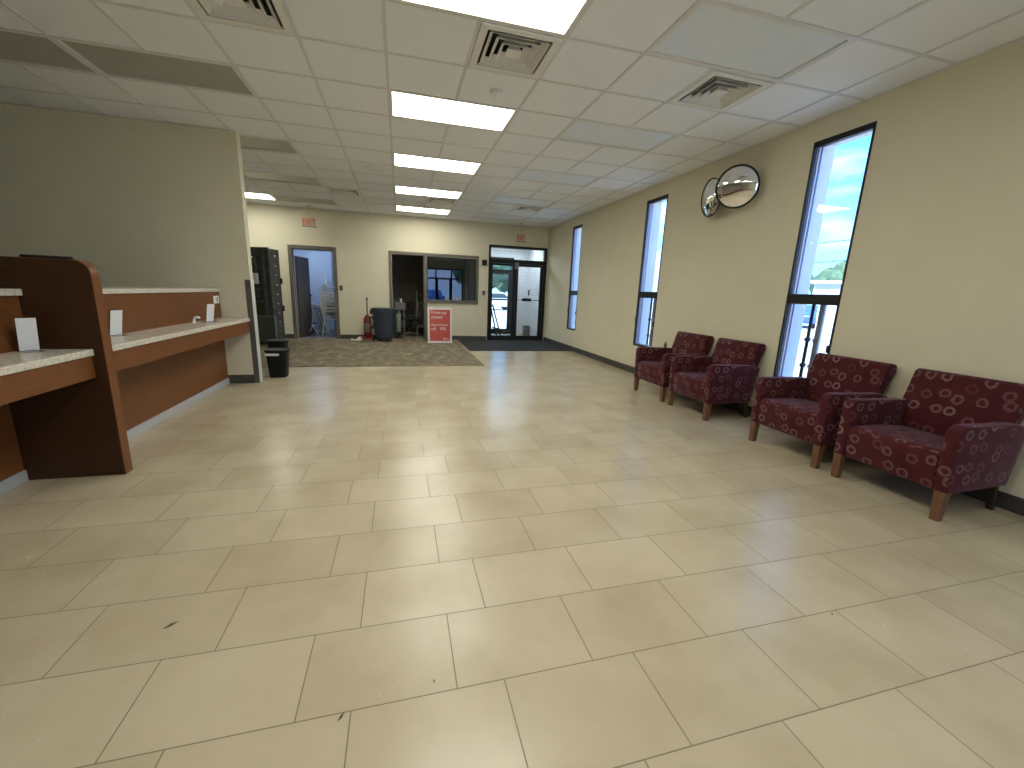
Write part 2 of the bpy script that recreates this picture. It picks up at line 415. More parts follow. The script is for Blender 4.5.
def vent(x, y, label):
    r = thing('ceiling_vent', label, 'vent', (x + .3048, y + .309, ZC), 0, 'square ceiling air vents')
    hw = .29
    def ring(mb, L, U, z0, z1, th=.006):
        def sq(s, z): return [(-s, -s, z), (s, -s, z), (s, s, z), (-s, s, z)]
        vs = sq(L, z0) + sq(U, z1) + sq(U + th, z1) + sq(L + th, z0)
        fs = []
        for a in (0, 4, 8):
            for i in range(4):
                j = (i + 1) % 4; fs.append((a + i, a + j, a + 4 + j, a + 4 + i))
        for i in range(4):
            j = (i + 1) % 4; fs.append((12 + i, 12 + j, j, i))
        mb.add(vs, fs)
    f = MB()
    for a, b, c, d in ((-hw, hw, -hw, -.235), (-hw, hw, .235, hw), (-hw, -.235, -.235, .235), (.235, hw, -.235, .235)): f.box(a, b, c, d, -.004, .012)
    link('frame', f, VENTM, r, bevel=.002)
    b = MB(); ring(b, .235, .2, .012, .13); link('plenum', b, VENTD, r)
    bk = MB().box(-.21, .21, -.21, .21, .13, .135); link('duct_throat', bk, BLACKM, r)
    for L in (.212, .158, .106):
        m_ = MB(); ring(m_, L, L - .034, -.006, .038); link('louvre', m_, VENTM, r)
    c = MB().hexa([(-.058, -.058, -.006), (.058, -.058, -.006), (.058, .058, -.006), (-.058, .058, -.006)], [(-.04, -.04, .03), (.04, -.04, .03), (.04, .04, .03), (-.04, .04, .03)])
    link('centre_plate', c, VENTM, r, bevel=.006)
    return r
for (x, y), n in zip(VENT, ['square ceiling air vent cut by the top edge, nearest the teller counter', 'square ceiling air vent between the two nearest lit panels',
        'square ceiling air vent beside the pale unlit panel near the window', 'small far ceiling air vent near the first exit sign', 'small far ceiling air vent over the glass doors', 'small far ceiling air vent between the last two lit panels']):
    vent(x, y, n)
r = thing('smoke_detector', 'white round smoke detector between the vent and the second lit panel', 'detector', (.862, 4.084, ZC))
link('base', MB().lathe([(.055, -.012), (.058, .006)], 20), VENTM, r, True); link('dome', MB().lathe([(.018, -.05), (.034, -.044), (.042, -.028), (.044, -.012)], 20), VENTM, r, True)
r = thing('ceiling_speaker', 'flat round white ceiling cover beside the small far vent', 'ceiling cover', (-.36, 7.1, ZC))
link('rim', MB().lathe([(.12, -.006), (.15, -.012), (.16, .006)], 28), VENTM, r, True); link('grille', MB().lathe([(.1, -.02), (.12, -.01), (.12, 0)], 28), VENTM, r, True)

# ------------------------------------------------------------------ windows on the right wall
def window(n, a, b, label):
    r = bpy.data.objects.new(f'window_{n}', None); COL.objects.link(r); r.location = (XR, (a + b) / 2, 0)
    struct(r, label, 'window')
    h = (b - a) / 2; z0, z1 = WZ
    f = MB()
    for y0, y1, q0, q1 in ((-h, -h + .02, z0, z1), (h - .02, h, z0, z1), (-h + .02, h - .02, z1 - .05, z1), (-h + .02, h - .02, z0, z0 + .03)):
        f.box(-.004, .03, y0, y1, q0, q1)
    link('frame', f, DARKF, r)
    al = MB()
    for d0, d1, w in ((.03, .055, .008), (.055, .07, .022), (.07, .09, .010), (.09, .11, .026)):
        al.box(d0, d1, -h, -h + w, z0, z1); al.box(d0, d1, h - w, h, z0, z1); al.box(d0, d1, -h + w, h - w, z1 - w - .01, z1); al.box(d0, d1, -h + w, h - w, z0, z0 + w + .01)
    link('track', al, ALU, r)
    link('transom_bar', MB().box(0, .10, -h + .01, h - .01, 1.305, 1.405), DARKF, r, bevel=.004)
    link('upper_pane', MB().box(.074, .080, -h + .008, h - .008, 1.40, z1 - .02), GLASS, r)
    link('lower_pane', MB().box(.074, .080, -h + .008, h - .008, z0 + .02, 1.31), GLASS, r)
    l = MB().box(-.02, .02, h - .03, h - .012, .90, .97).box(-.02, .02, -h + .012, -h + .03, .86, .93)
    link('latch', l, BLACKM, r)
    # vertical security bars outside the lower pane
    for yy, rad, m in ((.10, .016, BLACKM), (-.005, .031, STEEL)):
        g_ = MB().tube([(.16, yy, z0 - .02), (.16, yy, 1.33)], rad, 10)
        for z in (.66, .93): g_.box(.14, .18, yy - rad - .004, yy + rad + .004, z, z + .035)
        link('guard_bar', g_, m, r, True)
    return r
window(1, *WIN[0], 'tall narrow window nearest the camera, showing sky')
window(2, *WIN[1], 'tall narrow window in the middle of the wall, behind the far armchair')
window(3, *WIN[2], 'tall narrow window farthest down the wall, near the glass doors')
window(5, *WIN[3], 'unseen tall narrow window beside the camera, added for daylight')  # out-of-view windows continuing the row, added to let in daylight
window(6, *WIN[4], 'unseen tall narrow window behind the camera, added for daylight')
# exterior white jamb liners / piers
mb = MB()
for a, b in WIN:
    mb.box(XR + .25, XR + .275, a - .2, a - .0, .2, 3.2); mb.box(XR + .25, XR + .275, b, b + .2, .2, 3.2)
    mb.box(XR + .11, XR + .262, a, a + .004, WZ[0], WZ[1]); mb.box(XR + .11, XR + .262, b - .004, b, WZ[0], WZ[1])
    mb.box(XR + .11, XR + .262, a + .004, b - .004, WZ[1] - .004, WZ[1]); mb.box(XR + .11, XR + .262, a + .004, b - .004, WZ[0], WZ[0] + .004)
struct(link('trim_2', mb, STUCCO), 'white outer surrounds of the three narrow windows', 'window surround')

# ------------------------------------------------------------------ back wall: door to storage
r = bpy.data.objects.new('door_1', None); COL.objects.link(r); r.location = (-2.0, YB, 0); struct(r, 'brown open door to the blue-lit storage room', 'door')
f = MB()
f.box(-.53, -.45, -.02, .14, 0, 2.205); f.box(.45, .53, -.02, .14, 0, 2.205); f.box(-.45, .45, -.02, .14, 2.125, 2.205)
f.box(-.45, -.435, .05, .09, 0, 2.125); f.box(.435, .45, .05, .09, 0, 2.125); f.box(-.45, .45, .05, .09, 2.11, 2.125)
link('frame', f, FRAME, r, bevel=.004)
ang = math.radians(83)
M = Matrix.Translation((-.43, .13, 0)) @ Matrix.Rotation(ang, 4, 'Z')
lf = MB().box(0, .86, -.045, 0, .01, 1.97, M)
dl = link('leaf', lf, LEAFW, r, bevel=.003)
hd = MB()
for s_ in (-.10, .055):
    hd.box(.76, .82, -.06, -.045, .93, 1.10, M); hd.box(.70, .82, -.10, -.085, 1.02, 1.045, M); hd.box(.795, .82, -.085, -.045, 1.02, 1.045, M)
link('handle', hd, BLACKM, dl)
hg = MB()
for z in (.25, 1.1, 1.9): hg.box(-.45, -.43, .10, .135, z, z + .11)
link('hinge', hg, STEEL, r)

# door 2 opening + interior window share one frame
r = bpy.data.objects.new('door_2', None); COL.objects.link(r); r.location = (0, YB, 0); struct(r, 'dark open office doorway with its grey-brown frame', 'door')
f = MB()
f.box(-.26, -.195, -.02, .14, 0, 2.205); f.box(.605, .685, -.02, .14, 0, 2.14); f.box(-.195, .685, -.02, .14, 2.14, 2.205)
f.box(-.195, -.18, .05, .09, 0, 2.14); f.box(.59, .605, .05, .09, 0, 2.14)
link('frame', f, FRAME, r, bevel=.004)
hg = MB()
for z in (.95, 1.92): hg.box(-.196, -.17, -.012, .045, z, z + .12)
link('hinge', hg, STEEL, r)
r = bpy.data.objects.new('window_4', None); COL.objects.link(r); r.location = (0, YB, 0); struct(r, 'interior office window reflecting a glazed entrance', 'window')
f = MB()
f.box(.685, 2.02, -.02, .14, 2.14, 2.205); f.box(1.96, 2.02, -.02, .14, .965, 2.14); f.box(.685, 1.96, -.03, .14, .965, 1.05)
link('frame', f, FRAME, r, bevel=.004)
link('pane', MB().box(.684, 1.961, .05, .056, 1.049, 2.141), GLASS_INT, r)

# entrance glass doors
r = bpy.data.objects.new('door_3', None); COL.objects.link(r); r.location = (0, YB, 0); struct(r, 'black-framed double glass entrance doors with a transom', 'door')
f = MB()
f.box(2.285, 2.335, -.02, .10, 0, 2.514); f.box(3.835, 3.905, -.02, .10, 0, 2.514); f.box(2.335, 3.835, -.02, .10, 2.455, 2.514)
f.box(2.335, 3.835, -.02, .10, 2.06, 2.17); f.box(2.335, 3.835, 0, .10, .0, .022)
link('frame', f, DARKF, r, bevel=.003)
link('transom_pane', MB().box(2.33, 3.84, .03, .036, 2.165, 2.46), GLASS, r)
for nm, x0, x1 in (('leaf', 2.340, 3.055), ('leaf', 3.063, 3.832)):
    m_ = MB(); w1, w2 = (.065, .09) if x0 < 3 else (.055, .085)
    m_.box(x0, x0 + w1, .01, .055, .025, 2.055); m_.box(x1 - w2, x1, .01, .055, .025, 2.055); m_.box(x0 + w1, x1 - w2, .01, .055, 2.0, 2.055); m_.box(x0 + w1, x1 - w2, .01, .055, .025, .13)
    lf = link('leaf', m_, DARKF, r, bevel=.003)
    link('pane', MB().box(x0 + w1 - .004, x1 - w2 + .004, .03, .036, .126, 2.004), GLASS, lf)
    p = MB()
    if x0 < 3: p.box(x0 + .02, x1 - .02, -.07, -.045, 1.09, 1.125); p.box(x0 + .02, x0 + .05, -.05, .012, 1.09, 1.125); p.box(x1 - .05, x1 - .02, -.05, .012, 1.09, 1.125)
    else: p.box(3.235, 3.485, -.085, -.03, 1.085, 1.165); p.box(x0 + .02, x1 - .02, -.06, -.045, 1.112, 1.126); p.box(x0 + .02, x0 + .04, -.05, .012, 1.1, 1.13); p.box(x1 - .04, x1 - .02, -.05, .012, 1.1, 1.13)
    link('push_bar', p, DARKF, lf, bevel=.004)
link('closer', MB().box(3.0, 3.11, -.05, -.02, 1.93, 2.1), GREYP, r, bevel=.01)

# rear entrance behind the camera (seen in the office window and mirrors)
r = bpy.data.objects.new('door_4', None); COL.objects.link(r); r.location = (0, YF, 0); struct(r, 'glazed entrance behind the camera', 'door')
f = MB()
for x0, x1 in ((1.56, 1.63), (2.08, 2.16), (3.02, 3.10), (3.69, 3.76)): f.box(x0, x1, -.12, .02, 0, 2.56)
for x0, x1 in ((1.63, 2.08), (2.16, 3.02), (3.10, 3.69)): f.box(x0, x1, -.12, .02, 2.48, 2.56); f.box(x0, x1, -.12, .02, 1.93, 2.02); f.box(x0, x1, -.12, .02, 0, .1)
for x0, x1 in ((2.16, 2.25), (2.93, 3.02)): f.box(x0, x1, -.08, -.03, .1, 1.93)
link('frame', f, DARKF, r)
for x0, x1 in ((1.63, 2.08), (2.16, 3.02), (3.10, 3.69)): link('pane', MB().box(x0 - .004, x1 + .004, -.056, -.05, .096, 2.484), GLASS, r)

# ------------------------------------------------------------------ storage room, office, vestibule
def room(x0, x1, y0, y1, z1, m, names, labels, skip=()):
    T = .1
    parts = {'back': (x0 - T, x1 + T, y1, y1 + T, 0, z1), 'left': (x0 - T, x0, y0, y1, 0, z1), 'right': (x1, x1 + T, y0, y1, 0, z1), 'ceil': (x0 - T, x1 + T, y0, y1 + T, z1, z1 + T)}
    for k, p in parts.items():
        if k in skip: continue
        struct(link(names[k], MB().box(*p), m), labels[k], 'ceiling' if k == 'ceil' else 'wall')
room(-3.3, -1.0, YB + .12, 13.7, 2.6, BLUEPAINT, {'back': 'wall_storage_back', 'left': 'wall_storage_left', 'right': 'wall_storage_right', 'ceil': 'ceiling_storage'},
     {'back': 'pale blue wall at the back of the storage room', 'left': 'pale blue side wall of the storage room by the open door', 'right': 'pale blue side wall of the storage room behind the chairs', 'ceil': 'ceiling of the storage room'})
struct(link('wall_storage_pier', MB().box(-1.86, -1.0, 13.05, 13.7, 0, 2.6), BLUESHADE), 'blue wall pier with painted-in shade behind the stacked chairs', 'wall')
struct(link('floor_storage', MB().box(-3.3, -1.0, YB + .06, 13.7, 0, .006), noisy('storage_vinyl', (.16, .16, .17), (.2, .2, .21), 4, .5)), 'grey storage room floor', 'floor')
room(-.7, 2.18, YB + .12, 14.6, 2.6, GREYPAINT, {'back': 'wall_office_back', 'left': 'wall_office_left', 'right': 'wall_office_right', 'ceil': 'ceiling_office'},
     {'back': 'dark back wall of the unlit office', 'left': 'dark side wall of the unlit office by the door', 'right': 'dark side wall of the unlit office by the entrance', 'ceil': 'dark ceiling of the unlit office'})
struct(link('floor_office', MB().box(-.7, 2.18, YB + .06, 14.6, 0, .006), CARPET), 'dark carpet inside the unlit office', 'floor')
# vestibule
vb = MB().box(XR - .02, XR - .001, YB + .12, 13.0, 0, 2.7)
struct(link('wall_vestibule_side', vb, BRICK, uv=True), 'white painted brick side wall behind the right glass door', 'wall')
vb = slab('wall_vestibule_outer', 'y', 2.28, XR - .02, 0, 3.0, 13.0, 13.2, [(2.5, 3.46, -1, 2.36)], BRICK, uv=True)
struct(vb, 'white painted brick wall around the outer entrance door', 'wall')
struct(link('ceiling_vestibule', MB().box(2.28, XR, YB + .12, 13.2, 2.7, 2.8), STUCCO), 'white ceiling of the entrance vestibule', 'ceiling')
r = bpy.data.objects.new('door_5', None); COL.objects.link(r); r.location = (0, 13.0, 0); struct(r, 'outer glass entrance door beyond the vestibule', 'door')
f = MB()
f.box(2.5, 2.56, 0, .1, 0, 2.36); f.box(3.40, 3.46, 0, .1, 0, 2.36); f.box(2.56, 3.40, 0, .1, 2.28, 2.36); f.box(2.56, 3.40, 0, .1, 1.94, 2.0)
for a, b, c, d in ((2.56, 2.66, 0, 1.94), (3.30, 3.40, 0, 1.94), (2.66, 3.30, 1.85, 1.94), (2.66, 3.30, 0, .16), (2.66, 3.30, 1.06, 1.10)): f.box(a, b, .02, .07, c, d)
link('frame', f, DARKF, r)
link('pane', MB().box(2.65, 3.31, .04, .046, .15, 1.86), GLASS, r); link('transom_pane', MB().box(2.555, 3.405, .04, .046, 1.995, 2.285), GLASS, r)

mt = thing('entrance_mat', 'charcoal entrance mat in front of the glass doors', 'mat', (2.7, 10.12, 0))
link('pile', MB().box(-1.2, 1.19, -1.0, 1.0, .001, .009), MATM, mt, bevel=.003)
mb = MB()
for a, b, c, d in ((-1.23, 1.215, -1.03, -1.0), (-1.23, 1.215, 1.0, 1.03), (-1.23, -1.2, -1, 1), (1.19, 1.215, -1, 1)): mb.box(a, b, c, d, .001, .006)
link('rubber_edge', mb, BLACKM, mt)

# ------------------------------------------------------------------ teller counters
def counter(name, label, y0, y1, lowx, end):
    r = thing(name, label, 'counter', (-2.2, (y0 + y1) / 2, 0)); h = (y1 - y0) / 2
    link('front_panel', MB().box(-.06, 0, -h, h, .70, 1.18).box(lowx - .06, lowx, -h, h, .07, .70), WOOD, r, bevel=.002)
    link('toe_kick', MB().box(lowx - .05, lowx + .012, -h, h, 0, .075), STEELK, r, bevel=.004)
    link('upper_ledge', MB().box(-.42, .022, -h, h, 1.18, 1.22), QUARTZ, r, bevel=.004)
    link('writing_shelf', MB().box(-.02, .318, -h, h, .818, .860), QUARTZ, r, bevel=.004)
    ap = MB().box(.278, .305, -h, h, .675, .818)
    if end: ap.box(0, .278, h - .03, h, .675, .818)
    link('apron', ap, WOOD, r, bevel=.002)
    link('back_cabinet', MB().box(-.42, lowx - .06, -h, h, 0.0, 1.18), WOOD_SHADED, r)
    return r
STEELK = mat('kick_strip', (.52, .53, .56), .3, .2)
counter('teller_counter', 'brown wood teller counter with pale stone shelf, running from divider to partition wall', 3.28, 6.098, 0., True)
counter('teller_counter', 'brown wood teller counter with pale stone shelf, nearer side of the divider', -1.2, 3.195, -.16, False)
dv = thing('counter_divider', 'tall cherry wood divider panel with painted-in shade, standing across the teller counter', 'divider', (-1.832, 3.2365, 0))
prof = [(-.62, 0), (0, 0), (0, 1.31)] + [(-.085 + .085 * math.cos(a), 1.315 + .085 * math.sin(a)) for a in [PI / 2 * k / 8 for k in range(1, 9)]] + [(-.62, 1.40)]
link('panel', MB().prism(prof, 'y', -.0395, .0395), WOOD_SHADED, dv, bevel=.003)
eprof = [(.001, 0), (.004, 0), (.004, 1.31)] + [(-.085 + .089 * math.cos(a), 1.315 + .089 * math.sin(a)) for a in [PI / 2 * k / 8 for k in range(1, 9)]] + [(-.62, 1.404), (-.62, 1.401)] + [(-.085 + .086 * math.cos(a), 1.315 + .086 * math.sin(a)) for a in [PI / 2 * k / 8 for k in range(8, 0, -1)]] + [(.001, 1.31)]
e_ = link('edge_band', MB().prism(eprof, 'y', -.0385, .0385), WOOD, dv); e_['label'] = 'cherry edge strip without the painted shade'

# corner guard
r = thing('corner_guard', 'brushed steel corner guard on the end of the partition wall', 'corner guard', (-1.84, 6.1, 0))
link('front_plate', MB().box(-.06, .004, -.004, 0, .0, 1.34), mat('guard_shaded', (.13, .125, .115), .4, .4), r); q = link('side_plate', MB().box(0, .004, 0, .127, 0, 1.34), mat('guard_lit', (.80, .80, .80), .3, .25), r); q['label'] = 'steel side plate with window light painted in'  # one steel guard: shade painted on the front, window light on the side

# sign holders
def holder(x, y, rz, w, h, label, z=.860):
    r = thing('sign_holder', label, 'sign holder', (x, y, z), rz, 'white card holders on the teller counter')
    tl = Matrix.Rotation(math.radians(10), 4, 'X')
    link('acrylic_back', MB().box(-w / 2 - .004, w / 2 + .004, .004, .008, .004, h + .004, tl).box(-w / 2 - .004, w / 2 + .004, -.06, .06, 0, .004).hexa(
        [(w / 2, .004, .003), (w / 2 + .004, .004, .003), (w / 2 + .004, .06, .003), (w / 2, .06, .003)], [(w / 2, -.02, h * .8), (w / 2 + .004, -.02, h * .8), (w / 2 + .004, .0, h * .8), (w / 2, .0, h * .8)]), ACRYL, r)
    c = link('card', MB().box(-w / 2, w / 2, .0, .003, .006, h, tl), PAPER, r); c['label'] = 'white card'
    return r
holder(-2.13, 3.09, math.radians(50), .082, .20, 'white card in a clear holder on the near counter, against the divider')
holder(-2.165, 3.95, math.radians(76), .10, .20, 'white card in a clear holder just past the divider')
holder(-2.06, 5.38, math.radians(70), .10, .20, 'white card in a clear holder near the partition wall')
r = thing('paper_scrap', 'small curled white paper scrap on the stone shelf near the farther card holder', 'paper', (-2.1, 5.16, .86))
link('sheet', MB().prism([(-.025, 0), (-.02, .045), (0, .075), (.022, .07), (.03, .055), (.028, .053), (.02, .066), (0, .071), (-.017, .043), (-.022, 0)], 'y', -.03, .03), PAPER, r)
r = thing('notice_card', 'small white square notice on the wood panel by the partition wall', 'notice', (-2.2, 5.99, 1.085))
link('sheet', MB().box(0.0, .003, -.078, .078, -.045, .045), PAPER, r)
mb = MB()
for y0, y1, z0, z1 in ((-.005, .045, .012, .024), (-.02, .05, -.006, .004), (.0, .04, -.026, -.014)): mb.box(.003, .0035, y0, y1, z0, z1)
link('print', mb, mat('grey_ink', (.12, .12, .13), .7), r)
r = thing('computer_monitor', 'black monitor edge showing above the top of the divider', 'monitor', (-2.62, 4.05, 0), math.radians(12))
link('screen', MB().box(-.10, .19, -.02, .02, 1.235, 1.449), SCREEN, r, bevel=.012); link('stand', MB().box(-.03, .03, .02, .05, 1.221, 1.35).box(-.1, .1, -.08, .1, 1.2205, 1.232), BLACKM, r)

# ------------------------------------------------------------------ armchairs
def rounded(pts, r, n=4):
    out = []; K = len(pts)
    for i in range(K):
        p = Vector(pts[i]); a = Vector(pts[i - 1]) - p; b = Vector(pts[(i + 1) % K]) - p
        rr = min(r, a.length * .45, b.length * .45)
        p0 = p + a.normalized() * rr; p1 = p + b.normalized() * rr
        for k in range(n + 1):
            t_ = k / n
            out.append(tuple((1 - t_) ** 2 * p0 + 2 * t_ * (1 - t_) * p + t_ ** 2 * p1))
    return out
def armchair(label, loc):
    # local: +X points into the room is -x; chair faces -X ; front plane x=-.33, wall at x=+.34 ; width along Y
    r = thing('armchair', label, 'armchair', loc, 0, 'burgundy ring-patterned armchairs along the window wall')
    W = .353
    arm = rounded([(-.335, .19), (-.345, .60), (-.30, .628), (.20, .618), (.30, .585), (.235, .20)], .022)
    for s in (-1, 1):
        a, b = (W - .076, W) if s > 0 else (-W, -W + .076)
        link('armrest', MB().prism(arm, 'y', a, b), FAB, r, True, bevel=.012, uv=True)
    seat = rounded([(-.325, .19), (-.345, .405), (-.31, .44), (-.05, .435), (.22, .415), (.22, .20)], .02)
    link('seat', MB().prism(seat, 'y', -W + .078, W - .078), FAB, r, True, bevel=.014, uv=True)
    back = rounded([(.185, .40), (.20, .60), (.27, .845), (.30, .862), (.365, .85), (.375, .80), (.305, .55), (.275, .22), (.19, .22)], .02)
    bmv = MB().prism(back, 'y', -.318, .318)
    # narrow the lower part so that it sits between the arms
    bmv.v = [(x, (y if z > .58 else y * (W - .079) / .318), z) for x, y, z in bmv.v]
    link('backrest', bmv, FAB, r, True, bevel=.012, uv=True)
    for sx, sy in ((-1, -1), (-1, 1), (1, -1), (1, 1)):
        x = -.30 if sx < 0 else .225; y = sy * (W - (.033 if sx < 0 else .06)); dx = 0 if sx < 0 else .05
        t_, b_ = (.030, .023) if sx < 0 else (.022, .017)
        link('leg', MB().hexa([(x - b_ + dx, y - b_, 0), (x + b_ + dx, y - b_, 0), (x + b_ + dx, y + b_, 0), (x - b_ + dx, y + b_, 0)],
             [(x - t_, y - t_, .205), (x + t_, y - t_, .205), (x + t_, y + t_, .205), (x - t_, y + t_, .205)]), WOOD_LEG if sx < 0 else DARKLEG, r, bevel=.003)
    return r
CH = [(1.930, 'burgundy ring-patterned armchair nearest the camera, its whole side in view'),
      (2.742, 'burgundy ring-patterned armchair below the near window, second from the camera'),
      (4.035, 'burgundy ring-patterned armchair with its side lit purple by the window, third from the camera'),
      (4.847, 'burgundy ring-patterned armchair farthest away, just past the purple-lit one')]
c0 = armchair(CH[0][1], (3.563, CH[0][0], 0))
for y, l in CH[1:]: dup(c0, (3.563, y, 0), None, l)
r = thing('small_bottle', 'small brown bottle standing on the arm of the farthest armchair', 'bottle', (3.66, 5.155, .62))
link('body', MB().lathe([(.018, 0), (.021, .01), (.021, .05), (.011, .062)], 12), noisy('brown_glass', (.16, .09, .04), (.2, .12, .06), 20, .3), r, True); link('cap', MB().lathe([(.013, .062), (.013, .085)], 12), mat('tan_cap', (.3, .2, .1), .5), r, True)

# ------------------------------------------------------------------ convex mirrors
def convex(center, normal, rad, sag, label, rimw):
    r = thing('convex_mirror', label, 'mirror', center)
    n = Vector(normal).normalized(); q = n.to_track_quat('Z', 'Y'); M = q.to_matrix().to_4x4()
    R = (rad * rad + sag * sag) / (2 * sag)
    prof = [(max(rad * k / 14, .0005), math.sqrt(R * R - (rad * k / 14) ** 2) - (R - sag)) for k in range(14, -1, -1)]
    link('mirror_face', MB().lathe(prof, 56, M=M), MIRROR, r, True)
    ringp = [(M @ Vector((rad * math.cos(a), rad * math.sin(a), .004))) for a in [2 * PI * k / 56 for k in range(56)]]
    link('rim', MB().tube(ringp, rimw, 8, True), BLACKM, r, True)
    link('back_shell', MB().lathe([(.06, -.05), (rad * .8, -.03), (rad * .98, -.001)], 40, M=M), BLACKM, r, True)
    wallp = Vector((XR - center[0] - .001, 0, 0))
    b = MB().tube([M @ Vector((0, 0, -.045)), wallp * .6 + Vector((0, 0, 0)), wallp], .012, 8).box(wallp.x - .006, wallp.x, -.05, .05, -.05, .05)
    link('bracket', b, BLACKM, r)
    return r
convex((3.74, 4.29, 2.583), (-.80, -.58, -.16), .222, .055, 'round convex security mirror facing the lobby, the larger of the pair', .010)
convex((3.80, 4.775, 2.565), (-.985, .16, -.08), .222, .055, 'narrow-looking convex security mirror turned toward the far doors', .007)

# ------------------------------------------------------------------ exit signs
def exit_sign(x, y, label, w=.29):
    r = thing('exit_sign', label, 'exit sign', (x, y, 0), 0, 'hanging exit signs')
    link('body', MB().box(-w / 2, w / 2, -.022, .022, 2.605, 2.79), EXITW, r, bevel=.006)
    link('stem', MB().tube([(0, 0, 2.789), (0, 0, ZC - .012)], .008, 8).lathe([(.05, ZC - .014), (.05, ZC - .001)], 16), EXITW, r)
    M = Matrix.Translation((0, -.0225, 2.63)) @ Matrix.Rotation(PI / 2, 4, 'X') @ Matrix.Scale(.72 * w / .29, 4, (1, 0, 0))
    tx = text_mesh('lettering', 'EXIT', .185, EXITR, r, M, .003, 'CENTER'); tx['label'] = 'red letters reading EXIT'
    mb = MB().box(-w / 2 - .012, w / 2 + .012, -.03, .03, 2.592, 2.604); link('lower_trim', mb, GREYP, r)
exit_sign(-1.965, 10.85, 'hanging exit sign near the storage room door')
exit_sign(3.05, 10.85, 'hanging exit sign above the glass entrance doors', .21)

# wall devices
r = thing('light_switch', 'brown light switch beside the storage room door', 'switch', (-1.40, YB, 1.255))
link('plate', MB().box(-.036, .036, -.008, 0, -.06, .06), LEAFW, r, bevel=.003); link('toggle', MB().box(-.008, .008, -.02, -.008, -.012, .016), BLACKM, r)
r = thing('alarm_box', 'small black wall box between the office window and the glass doors', 'wall box', (2.168, YB, 2.05))
link('case', MB().box(-.065, .065, -.05, 0, -.07, .07), BLACKM, r, bevel=.008); link('grille', MB().box(-.04, .04, -.055, -.05, -.045, .045), DARKF, r)
r = thing('thermostat', 'small grey thermostat below the black wall box', 'thermostat', (2.165, YB, 1.265))
link('case', MB().box(-.035, .04, -.03, 0, -.06, .06), GREYP, r, bevel=.008); link('display', MB().box(-.02, .025, -.033, -.03, .0, .035), BLACKM, r)

# ------------------------------------------------------------------ red standing sign
r = thing('standing_sign', 'red drive-up closed sign in a white frame below the office window', 'sign', (.945, 10.46, 0), math.radians(3))
tl = Matrix.Rotation(math.radians(-4), 4, 'X')
w, h = .300, .875
f = MB()
for a, b, c, d in ((-w, -w + .045, .01, h), (w - .045, w, .01, h), (-w + .045, w - .045, .01, .055), (-w + .045, w - .045, h - .05, h)): f.box(a, b, -.012, .012, c, d, tl)
link('frame', f, WHITESIGN, r, bevel=.004)
link('panel', MB().box(-w + .044, w - .044, -.006, .006, .054, h - .049, tl), CARDRED, r)
for q in (-w, w - .03): link('foot', MB().box(q, q + .03, -.1, .16, 0, .02), WHITESIGN, r)
def sl(s, size, x, z): 
    M = tl @ Matrix.Translation((x, -.0065, z)) @ Matrix.Rotation(PI / 2, 4, 'X')
    text_mesh('lettering', s, size, WHITESIGN, r, M, .001)
sl('Drive-up', .108, -.225, .725); sl('closed', .112, -.225, .610); sl('Appointment', .080, -.225, .430); sl('call', .100, -.225, .325); sl('900', .100, .0, .325)
lg = MB()
for a, b, c, d in ((.09, .125, .095, .135), (.13, .145, .095, .12), (.15, .22, .095, .108)): lg.box(a, b, -.0085, -.0065, c, d, tl)
link('emblem', lg, WHITESIGN, r)
link('rule', MB().box(-.235, -.16, -.0085, -.0065, .565, .577, tl), mat('sign_orange', (.8, .2, .08), .5), r)

# ------------------------------------------------------------------ wastebaskets
def basket(x, y, w, h, label, strip, group):
    r = thing('wastebasket', label, 'trash can', (x, y, 0), 0, group)
    link('body', MB().lathe([(w * .74, 0), (w * .78, .012), (w, h), (w * .96, h), (w * .75, .03)], 32, sq=5.), BIN, r, True)
    link('rim', MB().lathe([(w * 1.0, h - .025), (w * 1.06, h - .025), (w * 1.06, h), (w * .97, h)], 32, sq=5.), BIN, r, True)
    if strip:
        s = link('label_strip', MB().box(-w * .92, w * .36, -w * 1.005, -w * .965, h - .078, h - .045), WHITEP, r); s['label'] = 'white label strip'
basket(-1.705, 6.52, .138, .395, 'black wastebasket with a white label strip beside the partition wall end', True, 'black wastebaskets')
basket(-1.80, 6.95, .128, .475, 'taller black wastebasket just behind the labelled one', False, 'black wastebaskets')

# ------------------------------------------------------------------ vault door
vd = thing('vault_door', 'dark steel vault door standing open with bolts along its edge', 'vault door', (-2.60, 9.85, 0), math.radians(-22))
T = .30; ZT = 2.02
link('slab', MB().box(-1.1, -T * .0 - .10, 0, .30, .05, ZT - .06).box(-.10, 0, .02, .34, .05, ZT - .02), VAULT, vd, bevel=.01)
fr = MB().box(-1.15, 0.02, -.02, .02, ZT - .06, ZT).box(-.16, -.10, -.03, .0, .05, ZT - .06).box(-1.1, -.16, -.03, 0, ZT - .16, ZT - .06)
link('face_frame', fr, VAULT, vd, bevel=.006)
link('inner_face', MB().box(-1.08, -.16, -.012, 0, .06, ZT - .16), VAULTD, vd)
bx = MB().box(-.56, -.24, -.08, -.012, 1.28, 1.50); q = link('lock_box', bx, WHITEP, vd, bevel=.01); q['label'] = 'pale square lock cover'
link('lock_dial', MB().lathe([(.03, 0), (.03, .02)], 16, M=Matrix.Translation((-.39, -.08, 1.40)) @ Matrix.Rotation(PI / 2, 4, 'X')), BLACKM, q)
mech = MB()
for x0, x1, z0, z1 in ((-.6, -.2, 1.14, 1.2), (-.5, -.36, .98, 1.12), (-.33, -.24, 1.0, 1.1), (-.6, -.18, .9, .95), (-.30, -.26, 1.5, 1.84), (-.62, -.2, 1.6, 1.64), (-.7, -.3, 1.72, 1.78)): mech.box(x0, x1, -.05, -.012, z0, z1)
